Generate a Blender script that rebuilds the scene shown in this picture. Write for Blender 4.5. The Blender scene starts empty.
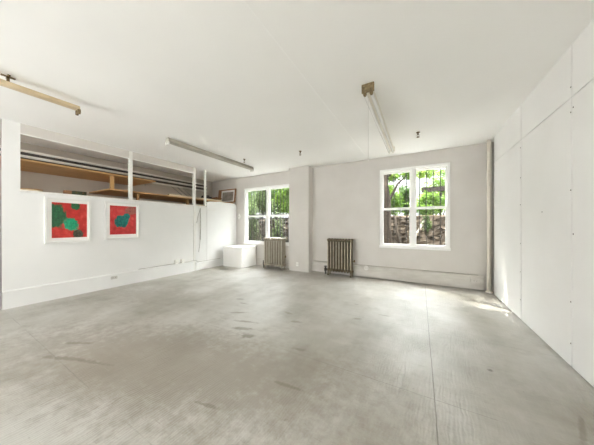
import bpy, bmesh, math, random
from mathutils import Vector, Matrix

random.seed(7)
SC = bpy.context.scene
COL = SC.collection
PI = math.pi

# ------------------------------------------------------------------ camera, light, exposure
EYE = 1.30
cam_data = bpy.data.cameras.new('camera')
cam_data.sensor_fit = 'HORIZONTAL'
cam_data.sensor_width = 36.0
cam_data.lens = 218.0 / 594.0 * 36.0
cam_data.shift_y = 2.7 / 594.0
cam_data.clip_start = 0.02
cam = bpy.data.objects.new('camera', cam_data)
COL.objects.link(cam)
cam.location = (0, 0, EYE)
cam.rotation_euler = (PI / 2, 0, math.atan(123.0 / 218.0))
SC.camera = cam

world = bpy.data.worlds.new('sky')
SC.world = world
world.use_nodes = True
# bright overcast sky: several times brighter overhead than at the horizon
wnt = world.node_tree
bg = wnt.nodes['Background']
wtc = wnt.nodes.new('ShaderNodeTexCoord')
wsep = wnt.nodes.new('ShaderNodeSeparateXYZ')
wnt.links.new(wtc.outputs['Generated'], wsep.inputs[0])
wmap = wnt.nodes.new('ShaderNodeMapRange')
wmap.interpolation_type = 'SMOOTHSTEP'
wmap.inputs['From Min'].default_value = 0.33
wmap.inputs['From Max'].default_value = 0.85
wmap.inputs['To Min'].default_value = 0.24
wmap.inputs['To Max'].default_value = 9.0
wnt.links.new(wsep.outputs[2], wmap.inputs['Value'])
SKY = wmap.outputs['Result']
wmul = wnt.nodes.new('ShaderNodeMath')
wmul.operation = 'MULTIPLY'
wmul.inputs[1].default_value = 1.8
wnt.links.new(SKY, wmul.inputs[0])
wnt.links.new(wmul.outputs[0], bg.inputs['Strength'])
bg.inputs['Color'].default_value = (0.95, 0.98, 1.0, 1)

sun_data = bpy.data.lights.new('sun', 'SUN')
sun_data.energy = 1.9
sun_data.angle = math.radians(0.8)
sun_data.color = (1.0, 0.95, 0.86)
sun = bpy.data.objects.new('sun', sun_data)
COL.objects.link(sun)
sun.location = (-4, 12, 12)
sun.rotation_euler = Vector((0.85, -0.70, -1.30)).to_track_quat('-Z', 'Y').to_euler()


def area(name, loc, aim, sx, sy, watts, color=(1, 0.97, 0.92)):
    d = bpy.data.lights.new(name, 'AREA')
    d.shape = 'RECTANGLE'
    d.size, d.size_y = sx, sy
    d.energy = watts
    d.color = color
    o = bpy.data.objects.new(name, d)
    COL.objects.link(o)
    o.location = loc
    o.rotation_euler = Vector(aim).to_track_quat('-Z', 'Y').to_euler()
    return o


# added fill lamps behind the viewer, tilted up to brighten ceiling and walls
area('fill_rear', (-4.5, -4.05, 1.55), (0.8, 0.55, 1), 4.2, 1.9, 88, (0.965, 0.985, 1.0))
area('fill_side', (4.05, -1.9, 1.55), (-0.9, 0, 1.3), 2.6, 1.9, 85, (0.965, 0.985, 1.0))
SC.view_settings.view_transform = 'Standard'
SC.view_settings.look = 'None'
SC.view_settings.gamma = 1.0
SC.view_settings.use_curve_mapping = False
SC.view_settings.exposure = 2.3
SC.cycles.max_bounces = 14
SC.cycles.diffuse_bounces = 8
SC.cycles.transparent_max_bounces = 24


# ------------------------------------------------------------------ materials
def new_mat(name):
    m = bpy.data.materials.new(name)
    m.use_nodes = True
    nt = m.node_tree
    return m, nt, nt.nodes['Principled BSDF']


def node(nt, kind, **kw):
    n = nt.nodes.new(kind)
    for k, v in kw.items():
        setattr(n, k, v)
    return n


def coords(nt, scale=(1, 1, 1), rot=(0, 0, 0), out='Object'):
    tc = node(nt, 'ShaderNodeTexCoord')
    mp = node(nt, 'ShaderNodeMapping')
    mp.inputs['Scale'].default_value = scale
    mp.inputs['Rotation'].default_value = rot
    nt.links.new(tc.outputs[out], mp.inputs['Vector'])
    return mp.outputs['Vector']


def noise(nt, vec, scale, detail=4, rough=0.55):
    n = node(nt, 'ShaderNodeTexNoise')
    n.inputs['Scale'].default_value = scale
    n.inputs['Detail'].default_value = detail
    n.inputs['Roughness'].default_value = rough
    nt.links.new(vec, n.inputs['Vector'])
    return n.outputs['Fac']


def ramp(nt, fac, stops):
    r = node(nt, 'ShaderNodeValToRGB')
    el = r.color_ramp.elements
    while len(el) > 1:
        el.remove(el[-1])
    for i, (p, c) in enumerate(stops):
        e = el[0] if i == 0 else el.new(p)
        e.position = p
        c = c if isinstance(c, tuple) else (c, c, c)
        e.color = (*c, 1)
    nt.links.new(fac, r.inputs['Fac'])
    return r.outputs['Color']


def mix(nt, fac, a, b, mode='MIX'):
    n = node(nt, 'ShaderNodeMix', data_type='RGBA', blend_type=mode)
    for sock, v in ((n.inputs[0], fac), (n.inputs[6], a), (n.inputs[7], b)):
        if hasattr(v, 'is_output'):
            nt.links.new(v, sock)
        elif isinstance(v, (int, float)):
            sock.default_value = v
        else:
            sock.default_value = (*v, 1)
    return n.outputs[2]


def maths(nt, op, a, b=None, c=None):
    n = node(nt, 'ShaderNodeMath', operation=op)
    for i, v in enumerate((a, b, c)):
        if v is None:
            continue
        if hasattr(v, 'is_output'):
            nt.links.new(v, n.inputs[i])
        else:
            n.inputs[i].default_value = v
    return n.outputs[0]


def bump(nt, bsdf, height, strength=0.2, dist=0.01):
    b = node(nt, 'ShaderNodeBump')
    b.inputs['Strength'].default_value = strength
    b.inputs['Distance'].default_value = dist
    nt.links.new(height, b.inputs['Height'])
    nt.links.new(b.outputs['Normal'], bsdf.inputs['Normal'])


def paint(name, a, b, scale=1.5, rough=0.55, bmp=0.08, bscale=60, stretch=(1, 1, 1), lo=0.35, hi=0.65, spec=0.4):
    """painted surface: two close colours in soft patches over a faint roller texture"""
    m, nt, p = new_mat(name)
    v = coords(nt, stretch)
    nt.links.new(ramp(nt, noise(nt, v, scale), [(lo, a), (hi, b)]), p.inputs['Base Color'])
    p.inputs['Roughness'].default_value = rough
    p.inputs['Specular IOR Level'].default_value = spec
    if bmp:
        bump(nt, p, noise(nt, coords(nt), bscale, 3), bmp, 0.004)
    return m


def metal(name, a, b, scale=6, rough=0.45, metallic=0.6):
    m, nt, p = new_mat(name)
    f = noise(nt, coords(nt), scale, 6, 0.65)
    nt.links.new(ramp(nt, f, [(0.35, a), (0.68, b)]), p.inputs['Base Color'])
    nt.links.new(ramp(nt, f, [(0.3, rough - 0.08), (0.7, rough + 0.15)]), p.inputs['Roughness'])
    p.inputs['Metallic'].default_value = metallic
    bump(nt, p, f, 0.15, 0.003)
    return m


def wood(name, a, b, rough=0.5, along='Y'):
    m, nt, p = new_mat(name)
    s = {'X': (1.5, 22, 22), 'Y': (22, 1.5, 22), 'Z': (22, 22, 1.5)}[along]
    f = noise(nt, coords(nt, s), 1.2, 5, 0.6)
    nt.links.new(ramp(nt, f, [(0.3, a), (0.7, b)]), p.inputs['Base Color'])
    p.inputs['Roughness'].default_value = rough
    bump(nt, p, f, 0.1, 0.003)
    return m


def leafy(name, cols, scale=3.0):
    m, nt, p = new_mat(name)
    f = noise(nt, coords(nt), scale, 6, 0.7)
    n = len(cols)
    c = ramp(nt, f, [(0.30 + 0.4 * i / (n - 1), c) for i, c in enumerate(cols)])
    nt.links.new(c, p.inputs['Base Color'])
    p.inputs['Roughness'].default_value = 0.6
    p.inputs['Specular IOR Level'].default_value = 0.12
    tr = node(nt, 'ShaderNodeBsdfTranslucent')
    nt.links.new(c, tr.inputs['Color'])
    ms = node(nt, 'ShaderNodeMixShader')
    ms.inputs[0].default_value = 0.45
    nt.links.new(p.outputs[0], ms.inputs[1])
    nt.links.new(tr.outputs[0], ms.inputs[2])
    nt.links.new(ms.outputs[0], nt.nodes['Material Output'].inputs['Surface'])
    return m


def stone(name, cols, scale=4.0, bmp=0.6):
    m, nt, p = new_mat(name)
    v = coords(nt)
    f = noise(nt, v, scale, 8, 0.7)
    nt.links.new(ramp(nt, f, [(0.28 + 0.44 * i / (len(cols) - 1), c) for i, c in enumerate(cols)]), p.inputs['Base Color'])
    p.inputs['Roughness'].default_value = 0.9
    p.inputs['Specular IOR Level'].default_value = 0.08
    bump(nt, p, noise(nt, v, scale * 3, 8, 0.7), bmp, 0.05)
    return m


def floor_material():
    m, nt, p = new_mat('grey_painted_plywood')
    tc = node(nt, 'ShaderNodeTexCoord')
    sep = node(nt, 'ShaderNodeSeparateXYZ')
    nt.links.new(tc.outputs['Object'], sep.inputs[0])
    X, Y = sep.outputs[0], sep.outputs[1]
    big = noise(nt, coords(nt, (1.0, 0.7, 1)), 1.1, 7, 0.62)
    col = ramp(nt, big, [(0.36, (0.285, 0.264, 0.218)), (0.5, (0.395, 0.377, 0.335)), (0.62, (0.49, 0.477, 0.44))])
    # brushed streaks running along the sheets
    st = noise(nt, coords(nt, (1.2, 14, 1), (0, 0, 0.15)), 1.6, 6, 0.65)
    col = mix(nt, 0.30, col, ramp(nt, st, [(0.25, 0.40), (0.75, 0.60)]), 'OVERLAY')
    st2 = noise(nt, coords(nt, (16, 1.2, 1), (0, 0, -0.1)), 1.7, 5, 0.6)
    col = mix(nt, 0.15, col, ramp(nt, st2, [(0.3, 0.42), (0.7, 0.58)]), 'OVERLAY')
    # worn greenish scuffs
    sc = noise(nt, coords(nt, (1.0, 1.5, 1), (0, 0, 0.3)), 2.6, 7, 0.72)
    col = mix(nt, ramp(nt, sc, [(0.56, 0.0), (0.72, 0.5)]), col, (0.22, 0.20, 0.15))
    sp = noise(nt, coords(nt), 16, 3, 0.6)
    col = mix(nt, ramp(nt, sp, [(0.70, 0.0), (0.745, 0.55)]), col, (0.17, 0.155, 0.12))

    for ang, sc_, lo in ((0.9, 3.0, 0.66), (-0.35, 2.4, 0.67), (1.45, 3.4, 0.66)):
        fs = noise(nt, coords(nt, (1.3, 26, 1), (0, 0, ang)), sc_, 4, 0.6)
        col = mix(nt, ramp(nt, fs, [(lo, 0.0), (lo + 0.06, 0.45)]), col, (0.23, 0.21, 0.165))
        fs2 = noise(nt, coords(nt, (1.1, 30, 1), (0.3, 0, ang + 0.5)), sc_ + 0.7, 4, 0.6)
        col = mix(nt, ramp(nt, fs2, [(lo, 0.0), (lo + 0.06, 0.40)]), col, (0.50, 0.485, 0.45))
    # a few worn marks with a place of their own, after two broad browner patches
    def mark(px, py, sx, sy, rot, colr, amt, base):
        mp = node(nt, 'ShaderNodeMapping', vector_type='TEXTURE')
        mp.inputs['Location'].default_value = (px, py, 0)
        mp.inputs['Rotation'].default_value = (0, 0, rot)
        mp.inputs['Scale'].default_value = (sx, sy, 1)
        nt.links.new(tc.outputs['Object'], mp.inputs['Vector'])
        ln = node(nt, 'ShaderNodeVectorMath', operation='LENGTH')
        nt.links.new(mp.outputs[0], ln.inputs[0])
        wob = maths(nt, 'ADD', ln.outputs['Value'], maths(nt, 'MULTIPLY', maths(nt, 'SUBTRACT', noise(nt, tc.outputs['Object'], 11, 5, 0.7), 0.5), 2.2))
        return mix(nt, ramp(nt, wob, [(0.45, amt), (1.0, 0.0)]), base, colr)
    olive = (0.165, 0.15, 0.10)
    for a in MARKS:
        col = mark(a[0], a[1], a[2], a[3], a[4], a[5] if len(a) > 5 else olive, a[6] if len(a) > 6 else 0.6, col)

    # joints between the 4 x 8 ft sheets
    def joint(val, off, period, w):
        q = maths(nt, 'PINGPONG', maths(nt, 'SUBTRACT', val, off), period / 2)
        return maths(nt, 'LESS_THAN', q, w)
    wob = maths(nt, 'MULTIPLY', maths(nt, 'SUBTRACT', noise(nt, tc.outputs['Object'], 5, 3), 0.5), 0.012)
    jx = joint(maths(nt, 'ADD', X, wob), 0.095, 2.44, 0.0042)
    jy = joint(maths(nt, 'ADD', Y, wob), 1.92, 1.22, 0.0034)
    fade = ramp(nt, noise(nt, tc.outputs['Object'], 1.3, 3), [(0.42, 0.0), (0.56, 1.0)])
    fade = maths(nt, 'MAXIMUM', fade, maths(nt, 'MULTIPLY', maths(nt, 'GREATER_THAN', X, -1.1), maths(nt, 'LESS_THAN', X, 0.45)))
    jj = maths(nt, 'MAXIMUM', maths(nt, 'MULTIPLY', maths(nt, 'MULTIPLY', jx, maths(nt, 'MAXIMUM', maths(nt, 'GREATER_THAN', X, -1.0), maths(nt, 'MULTIPLY', fade, 0.3))), 0.75), maths(nt, 'MULTIPLY', maths(nt, 'MULTIPLY', jy, fade), 0.5))
    col = mix(nt, jj, col, (0.16, 0.148, 0.12))
    nt.links.new(col, p.inputs['Base Color'])
    nt.links.new(ramp(nt, noise(nt, coords(nt, (1, 3, 1)), 2.2, 6, 0.65), [(0.3, 0.34), (0.7, 0.44)]), p.inputs['Roughness'])
    p.inputs['Specular IOR Level'].default_value = 0.8
    # plywood grain telegraphing through the paint, joints sunk
    gr = node(nt, 'ShaderNodeTexWave', wave_type='BANDS', bands_direction='X')
    gr.inputs['Scale'].default_value = 5.5
    gr.inputs['Distortion'].default_value = 9
    gr.inputs['Detail'].default_value = 3
    gr.inputs['Detail Scale'].default_value = 1.1
    nt.links.new(coords(nt, (2.6, 0.9, 1), (0, 0, 0.25)), gr.inputs['Vector'])
    gmask = ramp(nt, noise(nt, tc.outputs['Object'], 0.9, 2), [(0.42, 0.25), (0.58, 1.0)])
    h = maths(nt, 'MULTIPLY', maths(nt, 'MULTIPLY', gr.outputs['Fac'], gmask), 1.7)
    h = maths(nt, 'ADD', h, maths(nt, 'MULTIPLY', noise(nt, coords(nt, (6, 20, 1)), 4, 5), 0.8))
    h = maths(nt, 'SUBTRACT', h, maths(nt, 'MULTIPLY', jj, 1.5))
    bump(nt, p, h, 0.32, 0.005)
    return m


MARKS = [  # x, y, half-length, half-width, turn
    (-2.1, 1.2, 2.3, 0.75, 0.25, (0.255, 0.222, 0.18), 0.65), (-4.2, 2.2, 1.0, 0.5, 0.2, (0.27, 0.24, 0.195), 0.5),
    (-1.93, 2.05, 0.16, 0.05, 0.35), (-2.35, 2.40, 0.14, 0.04, 0.5), (-2.75, 2.85, 0.10, 0.05, 0.2),
    (-2.55, 2.72, 0.12, 0.03, 0.0), (-2.05, 2.22, 0.20, 0.03, 0.3), (-1.75, 1.95, 0.10, 0.05, 0.5), (-3.0, 0.75, 0.35, 0.03, 0.4), (-2.7, 0.85, 0.25, 0.025, 0.3), (-3.3, 0.9, 0.2, 0.03, 0.5), (-1.35, 1.05, 0.14, 0.02, 0.2), (-0.95, 1.5, 0.16, 0.02, 0.1), (0.9, 2.1, 0.2, 0.02, 1.2), (-1.45, 2.55, 0.09, 0.04, 0.3), (-1.7, 2.75, 0.10, 0.035, -0.2),
    (0.55, 2.55, 0.025, 0.025, 0.0, (0.10, 0.09, 0.07), 0.9), (-0.45, 3.35, 0.09, 0.03, 0.1),
    (-0.75, 3.05, 0.07, 0.03, 0.4), (-1.1, 2.0, 0.10, 0.03, 0.2), (-0.9, 3.6, 0.05, 0.03, 0.0),
]

white_wall = paint('white_wall_paint', (0.79, 0.785, 0.765), (0.83, 0.825, 0.81), 1.2)
left_paint = paint('bright_white_panel_paint', (0.77, 0.768, 0.755), (0.81, 0.808, 0.795), 1.0, 0.45, 0.05)
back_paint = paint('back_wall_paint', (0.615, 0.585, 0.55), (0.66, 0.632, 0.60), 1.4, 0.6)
ceil_paint = paint('ceiling_paint', (0.90, 0.895, 0.875), (0.925, 0.92, 0.90), 0.7, 0.6, 0.05)
board_paint = paint('drywall_paint', (0.82, 0.812, 0.795), (0.855, 0.848, 0.835), 1.1, 0.5, 0.05)
worn_base = paint('worn_baseboard_paint', (0.57, 0.54, 0.50), (0.68, 0.655, 0.615), 2.6, 0.6, 0.2, 30, (1, 1, 4))
trim_white = paint('window_trim_white', (0.86, 0.855, 0.835), (0.88, 0.875, 0.86), 2, 0.35, 0)
stud_white = paint('painted_stud_white', (0.76, 0.75, 0.715), (0.83, 0.82, 0.79), 4, 0.5, 0.1, 40, (4, 4, 1))
groove_dark = paint('joint_shadow_gap', (0.16, 0.145, 0.12), (0.2, 0.18, 0.15), 5, 0.9, 0)
door_grey = paint('door_grey_paint', (0.30, 0.29, 0.275), (0.34, 0.33, 0.31), 3, 0.5, 0)
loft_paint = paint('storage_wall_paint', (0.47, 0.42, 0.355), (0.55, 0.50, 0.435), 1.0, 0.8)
floor_mat = floor_material()
oak = wood('golden_lumber', (0.42, 0.23, 0.085), (0.60, 0.36, 0.155))
pale_wood = wood('pale_plank_wood', (0.62, 0.50, 0.34), (0.76, 0.66, 0.48))
dark_wood = wood('brown_frame_wood', (0.20, 0.095, 0.04), (0.34, 0.17, 0.075), 0.5, 'X')
post_wood = wood('post_wood', (0.40, 0.22, 0.08), (0.55, 0.33, 0.14), 0.55, 'Z')
pipe_grey = metal('dull_pipe_steel', (0.34, 0.32, 0.29), (0.55, 0.53, 0.49), 5, 0.45, 0.5)
pipe_pale = paint('pale_pipe_paint', (0.74, 0.71, 0.65), (0.82, 0.79, 0.73), 4, 0.45, 0)
pipe_black = metal('black_pipe_iron', (0.03, 0.027, 0.022), (0.08, 0.07, 0.06), 5, 0.5, 0.4)
ridge_tan = metal('lit_edge_tan', (0.42, 0.36, 0.27), (0.60, 0.54, 0.44), 9, 0.45, 0.2)  # lit section fronts put into the colour, here and in the taupe one
ridge_taupe = metal('lit_edge_taupe', (0.46, 0.42, 0.35), (0.58, 0.54, 0.47), 9, 0.45, 0.1)
bronze = metal('bronze_radiator_paint', (0.115, 0.085, 0.05), (0.24, 0.195, 0.13), 9, 0.42, 0.35)
taupe = metal('taupe_radiator_paint', (0.29, 0.255, 0.20), (0.42, 0.38, 0.31), 7, 0.45, 0.2)
brass = metal('tarnished_brass', (0.12, 0.085, 0.04), (0.28, 0.20, 0.10), 20, 0.4, 0.8)
tan_enamel = paint('yellowed_enamel', (0.56, 0.44, 0.27), (0.66, 0.54, 0.36), 3, 0.4, 0)
beige_enamel = paint('beige_enamel', (0.40, 0.375, 0.315), (0.48, 0.455, 0.39), 3, 0.4, 0)
cream_enamel = paint('cream_enamel', (0.74, 0.70, 0.62), (0.79, 0.76, 0.69), 3, 0.35, 0)
socket_brown = paint('brown_socket_plastic', (0.10, 0.07, 0.032), (0.27, 0.20, 0.105), 40, 0.5, 0)
socket_white = paint('white_socket_plastic', (0.72, 0.71, 0.67), (0.78, 0.77, 0.73), 9, 0.4, 0)
tube_white = paint('lamp_tube_glass', (0.90, 0.90, 0.88), (0.92, 0.92, 0.90), 9, 0.15, 0)
pipe_cream = paint('cream_pipe_paint', (0.83, 0.77, 0.67), (0.88, 0.83, 0.74), 3, 0.4, 0.05, 40, (3, 3, 0.6))
plate_white = paint('plate_white_plastic', (0.80, 0.78, 0.74), (0.83, 0.82, 0.78), 8, 0.35, 0)
slot_dark = paint('slot_dark', (0.05, 0.045, 0.04), (0.09, 0.08, 0.07), 8, 0.6, 0)
frame_white = paint('picture_frame_white', (0.74, 0.735, 0.71), (0.775, 0.77, 0.745), 5, 0.35, 0)
mat_board = paint('mat_board_white', (0.83, 0.82, 0.785), (0.85, 0.84, 0.81), 5, 0.8, 0)
frame_side = paint('frame_side_grey', (0.55, 0.535, 0.50), (0.60, 0.585, 0.55), 5, 0.4, 0)
strap_grey = paint('strap_grey', (0.40, 0.385, 0.355), (0.52, 0.505, 0.47), 20, 0.8, 0)
box_white = paint('white_box_paint', (0.80, 0.785, 0.755), (0.83, 0.82, 0.79), 2, 0.5, 0.05)
iron = paint('guard_iron_paint', (0.012, 0.011, 0.0105), (0.025, 0.024, 0.023), 12, 0.7, 0, spec=0.1)
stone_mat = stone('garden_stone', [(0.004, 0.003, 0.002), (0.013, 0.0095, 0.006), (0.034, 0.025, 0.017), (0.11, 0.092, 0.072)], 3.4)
soil_mat = stone('soil_and_litter', [(0.06, 0.045, 0.03), (0.16, 0.115, 0.08), (0.26, 0.20, 0.145)], 5)
gravel_mat = stone('bounce_gravel', [(0.30, 0.28, 0.25), (0.50, 0.48, 0.44), (0.66, 0.64, 0.60)], 9)
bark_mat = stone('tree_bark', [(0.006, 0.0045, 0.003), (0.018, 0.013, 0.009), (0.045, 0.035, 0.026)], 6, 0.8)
pale_bark = stone('pale_bark', [(0.14, 0.12, 0.09), (0.25, 0.22, 0.18), (0.35, 0.32, 0.28)], 6, 0.4)
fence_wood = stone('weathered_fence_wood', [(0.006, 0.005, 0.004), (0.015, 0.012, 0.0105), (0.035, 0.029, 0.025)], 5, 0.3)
leaf_bright = leafy('bright_leaves', [(0.012, 0.028, 0.004), (0.038, 0.078, 0.008), (0.085, 0.14, 0.018), (0.16, 0.21, 0.05)])
leaf_mid = leafy('mid_green_leaves', [(0.008, 0.018, 0.004), (0.025, 0.05, 0.009), (0.06, 0.10, 0.022)])
leaf_ivy = leafy('ivy_leaves', [(0.008, 0.013, 0.005), (0.035, 0.055, 0.016), (0.11, 0.145, 0.06), (0.28, 0.31, 0.21)], 7)


def glass_material():
    m, nt, p = new_mat('window_glass')
    nt.nodes.remove(p)
    t = node(nt, 'ShaderNodeBsdfTransparent')
    t.inputs[0].default_value = (0.97, 0.98, 0.975, 1)
    g = node(nt, 'ShaderNodeBsdfGlossy')
    g.inputs['Roughness'].default_value = 0.02
    ms = node(nt, 'ShaderNodeMixShader')
    ms.inputs[0].default_value = 0.012
    nt.links.new(t.outputs[0], ms.inputs[1])
    nt.links.new(g.outputs[0], ms.inputs[2])
    nt.links.new(ms.outputs[0], nt.nodes['Material Output'].inputs['Surface'])
    return m


glass = glass_material()


def art_material(name, ground, blobs, seed):
    """generic abstract print: soft green shapes brushed over a red ground (local X across, local Z up, unit square)"""
    m, nt, p = new_mat(name)
    tc = node(nt, 'ShaderNodeTexCoord')
    O = tc.outputs['Object']
    n1 = noise(nt, coords(nt, (1, 1, 1), (seed, 0, seed)), 5, 6, 0.65)
    col = ramp(nt, n1, [(0.3, ground[0]), (0.55, ground[1]), (0.75, ground[2])])
    for bx_, bz_, rx, rz, ca, cb in blobs:
        mp = node(nt, 'ShaderNodeMapping', vector_type='TEXTURE')
        mp.inputs['Location'].default_value = (bx_, 0, bz_)
        mp.inputs['Scale'].default_value = (rx, 1, rz)
        nt.links.new(O, mp.inputs['Vector'])
        ln = node(nt, 'ShaderNodeVectorMath', operation='LENGTH')
        nt.links.new(mp.outputs[0], ln.inputs[0])
        w = maths(nt, 'ADD', ln.outputs['Value'], maths(nt, 'MULTIPLY', maths(nt, 'SUBTRACT', noise(nt, O, 5, 6, 0.68), 0.5), 1.5))
        c = ramp(nt, noise(nt, O, 14, 5, 0.7), [(0.35, ca), (0.62, cb)])
        col = mix(nt, ramp(nt, w, [(0.82, 1.0), (1.0, 0.0)]), col, c)
    nt.links.new(col, p.inputs['Base Color'])
    p.inputs['Roughness'].default_value = 0.35
    return m


# ------------------------------------------------------------------ mesh helpers
class MB:
    """collects shapes and links them as ONE mesh object"""

    def __init__(self):
        self.bm = bmesh.new()

    def box(self, x0, x1, y0, y1, z0, z1, bev=0.0, rot=None, loc=None):
        b = bmesh.new()
        bmesh.ops.create_cube(b, size=1)
        for v in b.verts:
            v.co = Vector(((x0 + x1) / 2 + v.co.x * (x1 - x0), (y0 + y1) / 2 + v.co.y * (y1 - y0), (z0 + z1) / 2 + v.co.z * (z1 - z0)))
        if bev > 0:
            bmesh.ops.bevel(b, geom=b.edges[:], offset=bev, segments=2, affect='EDGES', profile=0.6)
        return self.take(b, rot, loc)

    def take(self, b, rot=None, loc=None):
        if rot is not None:
            bmesh.ops.transform(b, matrix=rot, verts=b.verts)
        if loc is not None:
            bmesh.ops.translate(b, vec=loc, verts=b.verts)
        me = bpy.data.meshes.new('tmp')
        b.to_mesh(me)
        b.free()
        self.bm.from_mesh(me)
        bpy.data.meshes.remove(me)
        return self

    def tube(self, pts, r, seg=10, cap=True):
        pts = [Vector(p) for p in pts]
        rs = r if isinstance(r, (list, tuple)) else [r] * len(pts)
        b = bmesh.new()
        rings = []
        up = None
        for i, p in enumerate(pts):
            d = (pts[min(i + 1, len(pts) - 1)] - pts[max(i - 1, 0)]).normalized()
            if up is None:
                up = Vector((0, 0, 1)) if abs(d.z) < 0.9 else Vector((1, 0, 0))
            u = d.cross(up)
            u.normalize()
            w = u.cross(d).normalized()
            up = w
            rings.append([b.verts.new(p + (u * math.cos(2 * PI * k / seg) + w * math.sin(2 * PI * k / seg)) * rs[i]) for k in range(seg)])
        for a, c in zip(rings, rings[1:]):
            for k in range(seg):
                f = b.faces.new((a[k], a[(k + 1) % seg], c[(k + 1) % seg], c[k]))
                f.smooth = True
        if cap:
            b.faces.new(rings[0][::-1])
            b.faces.new(rings[-1])
        bmesh.ops.recalc_face_normals(b, faces=b.faces)
        return self.take(b)

    def lathe(self, prof, loc=(0, 0, 0), axis='Z', seg=16):
        b = bmesh.new()
        rings = []
        for r, h in prof:
            rings.append([b.verts.new((max(r, 1e-4) * math.cos(2 * PI * k / seg), max(r, 1e-4) * math.sin(2 * PI * k / seg), h)) for k in range(seg)])
        for a, c in zip(rings, rings[1:]):
            for k in range(seg):
                f = b.faces.new((a[k], a[(k + 1) % seg], c[(k + 1) % seg], c[k]))
                f.smooth = True
        b.faces.new(rings[0][::-1])
        b.faces.new(rings[-1])
        bmesh.ops.recalc_face_normals(b, faces=b.faces)
        rot = {'Z': Matrix(), 'X': Matrix.Rotation(PI / 2, 4, 'Y'), 'Y': Matrix.Rotation(-PI / 2, 4, 'X')}[axis]
        return self.take(b, rot, Vector(loc))

    def prism(self, poly, axis, a0, a1, bev=0.0):
        """polygon (2D) extruded along an axis: X -> (y, z), Y -> (x, z), Z -> (x, y)"""
        b = bmesh.new()

        def co(p, t):
            return {'X': (t, p[0], p[1]), 'Y': (p[0], t, p[1]), 'Z': (p[0], p[1], t)}[axis]
        A = [b.verts.new(co(p, a0)) for p in poly]
        B = [b.verts.new(co(p, a1)) for p in poly]
        n = len(poly)
        b.faces.new(A)
        b.faces.new(B[::-1])
        for i in range(n):
            b.faces.new((A[i], B[i], B[(i + 1) % n], A[(i + 1) % n]))
        bmesh.ops.recalc_face_normals(b, faces=b.faces)
        if bev:
            bmesh.ops.bevel(b, geom=b.edges[:], offset=bev, segments=2, affect='EDGES', profile=0.6)
        return self.take(b)

    def build(self, name, mat, parent=None, loc=None):
        me = bpy.data.meshes.new(name)
        self.bm.to_mesh(me)
        self.bm.free()
        me.materials.append(mat)
        o = bpy.data.objects.new(name, me)
        COL.objects.link(o)
        if parent:
            o.parent = parent
        if loc:
            o.location = loc
        return o


def tag(o, label, cat, group=None):
    o['label'] = label
    o['category'] = cat
    if group:
        o['group'] = group
    return o


def thing(name, label, cat, loc=(0, 0, 0), rz=0.0, group=None):
    o = bpy.data.objects.new(name, None)
    o.empty_display_size = 0.1
    COL.objects.link(o)
    o.location = loc
    o.rotation_euler = (0, 0, rz)
    return tag(o, label, cat, group)


def struct(o, label=None):
    o['kind'] = 'structure'
    if label:
        o['label'] = label
    return o


def dup(root, loc, label, rz=None):
    r = root.copy()
    COL.objects.link(r)
    r.location = loc
    if rz is not None:
        r.rotation_euler = (0, 0, rz)
    r['label'] = label
    for ch in list(root.children):
        c = ch.copy()
        COL.objects.link(c)
        c.parent = r
        for g in ch.children:
            d = g.copy()
            COL.objects.link(d)
            d.parent = c
    return r


# ------------------------------------------------------------------ the room
XL, XR, YB, H = -5.60, 1.20, 5.62, 2.94
XLOFT = -6.85
YR = -4.1
XS = 4.1

struct(MB().box(XLOFT - 0.2, XS + 0.2, YR - 0.2, YB + 0.32, -0.12, 0.0).build('floor', floor_mat), 'grey painted plywood floor, worn and scuffed')

cb = MB()
cb.box(XLOFT - 0.2, -1.1205, YR - 0.2, YB + 0.32, H, H + 0.003)
cb.box(-1.1190, XS + 0.2, YR - 0.2, YB + 0.32, H, H + 0.003)
cb.box(XLOFT - 0.2, XS + 0.2, YR - 0.2, YB + 0.32, H + 0.003, H + 0.2)
struct(cb.build('ceiling', ceil_paint), 'white ceiling with one fine joint')

# window openings in the back wall: (x0, x1, z0, z1)
W1 = (-5.20, -3.38, 0.70, 2.52)
W2 = (-0.83, 0.535, 0.785, 2.605)
wb = MB()
WT = 0.15
wb.box(XLOFT - 0.2, W1[0], YB, YB + WT, 0, H)
wb.box(W1[1], W2[0], YB, YB + WT, 0, H)
wb.box(W2[1], 1.65, YB, YB + WT, 0, H)
for w in (W1, W2):
    wb.box(w[0], w[1], YB, YB + WT, 0, w[2])
    wb.box(w[0], w[1], YB, YB + WT, w[3], H)
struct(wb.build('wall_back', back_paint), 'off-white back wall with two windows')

pl = MB()
pl.box(-3.29, -2.665, 5.37, YB, 0, 1.686)
pl.box(-3.29, -2.665, 5.37, YB, 1.706, H)
pl.box(-3.27, -2.685, 5.392, YB, 1.68, 1.71)
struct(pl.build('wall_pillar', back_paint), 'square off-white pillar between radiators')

# baseboards of the back wall: a worn ledge
bb = MB()
bb.prism([(YB, 0.014), (YB - 0.045, 0.014), (YB - 0.045, 0.265), (YB - 0.03, 0.285), (YB, 0.285)], 'X', -2.665, 1.10)
struct(bb.build('baseboard_back', worn_base), 'worn cream baseboard under the right window')
bb = MB()
bb.box(-5.6, -3.29, YB - 0.03, YB, 0, 0.24, 0.004)
struct(bb.build('baseboard_window', worn_base), 'pale baseboard under the left window')

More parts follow.
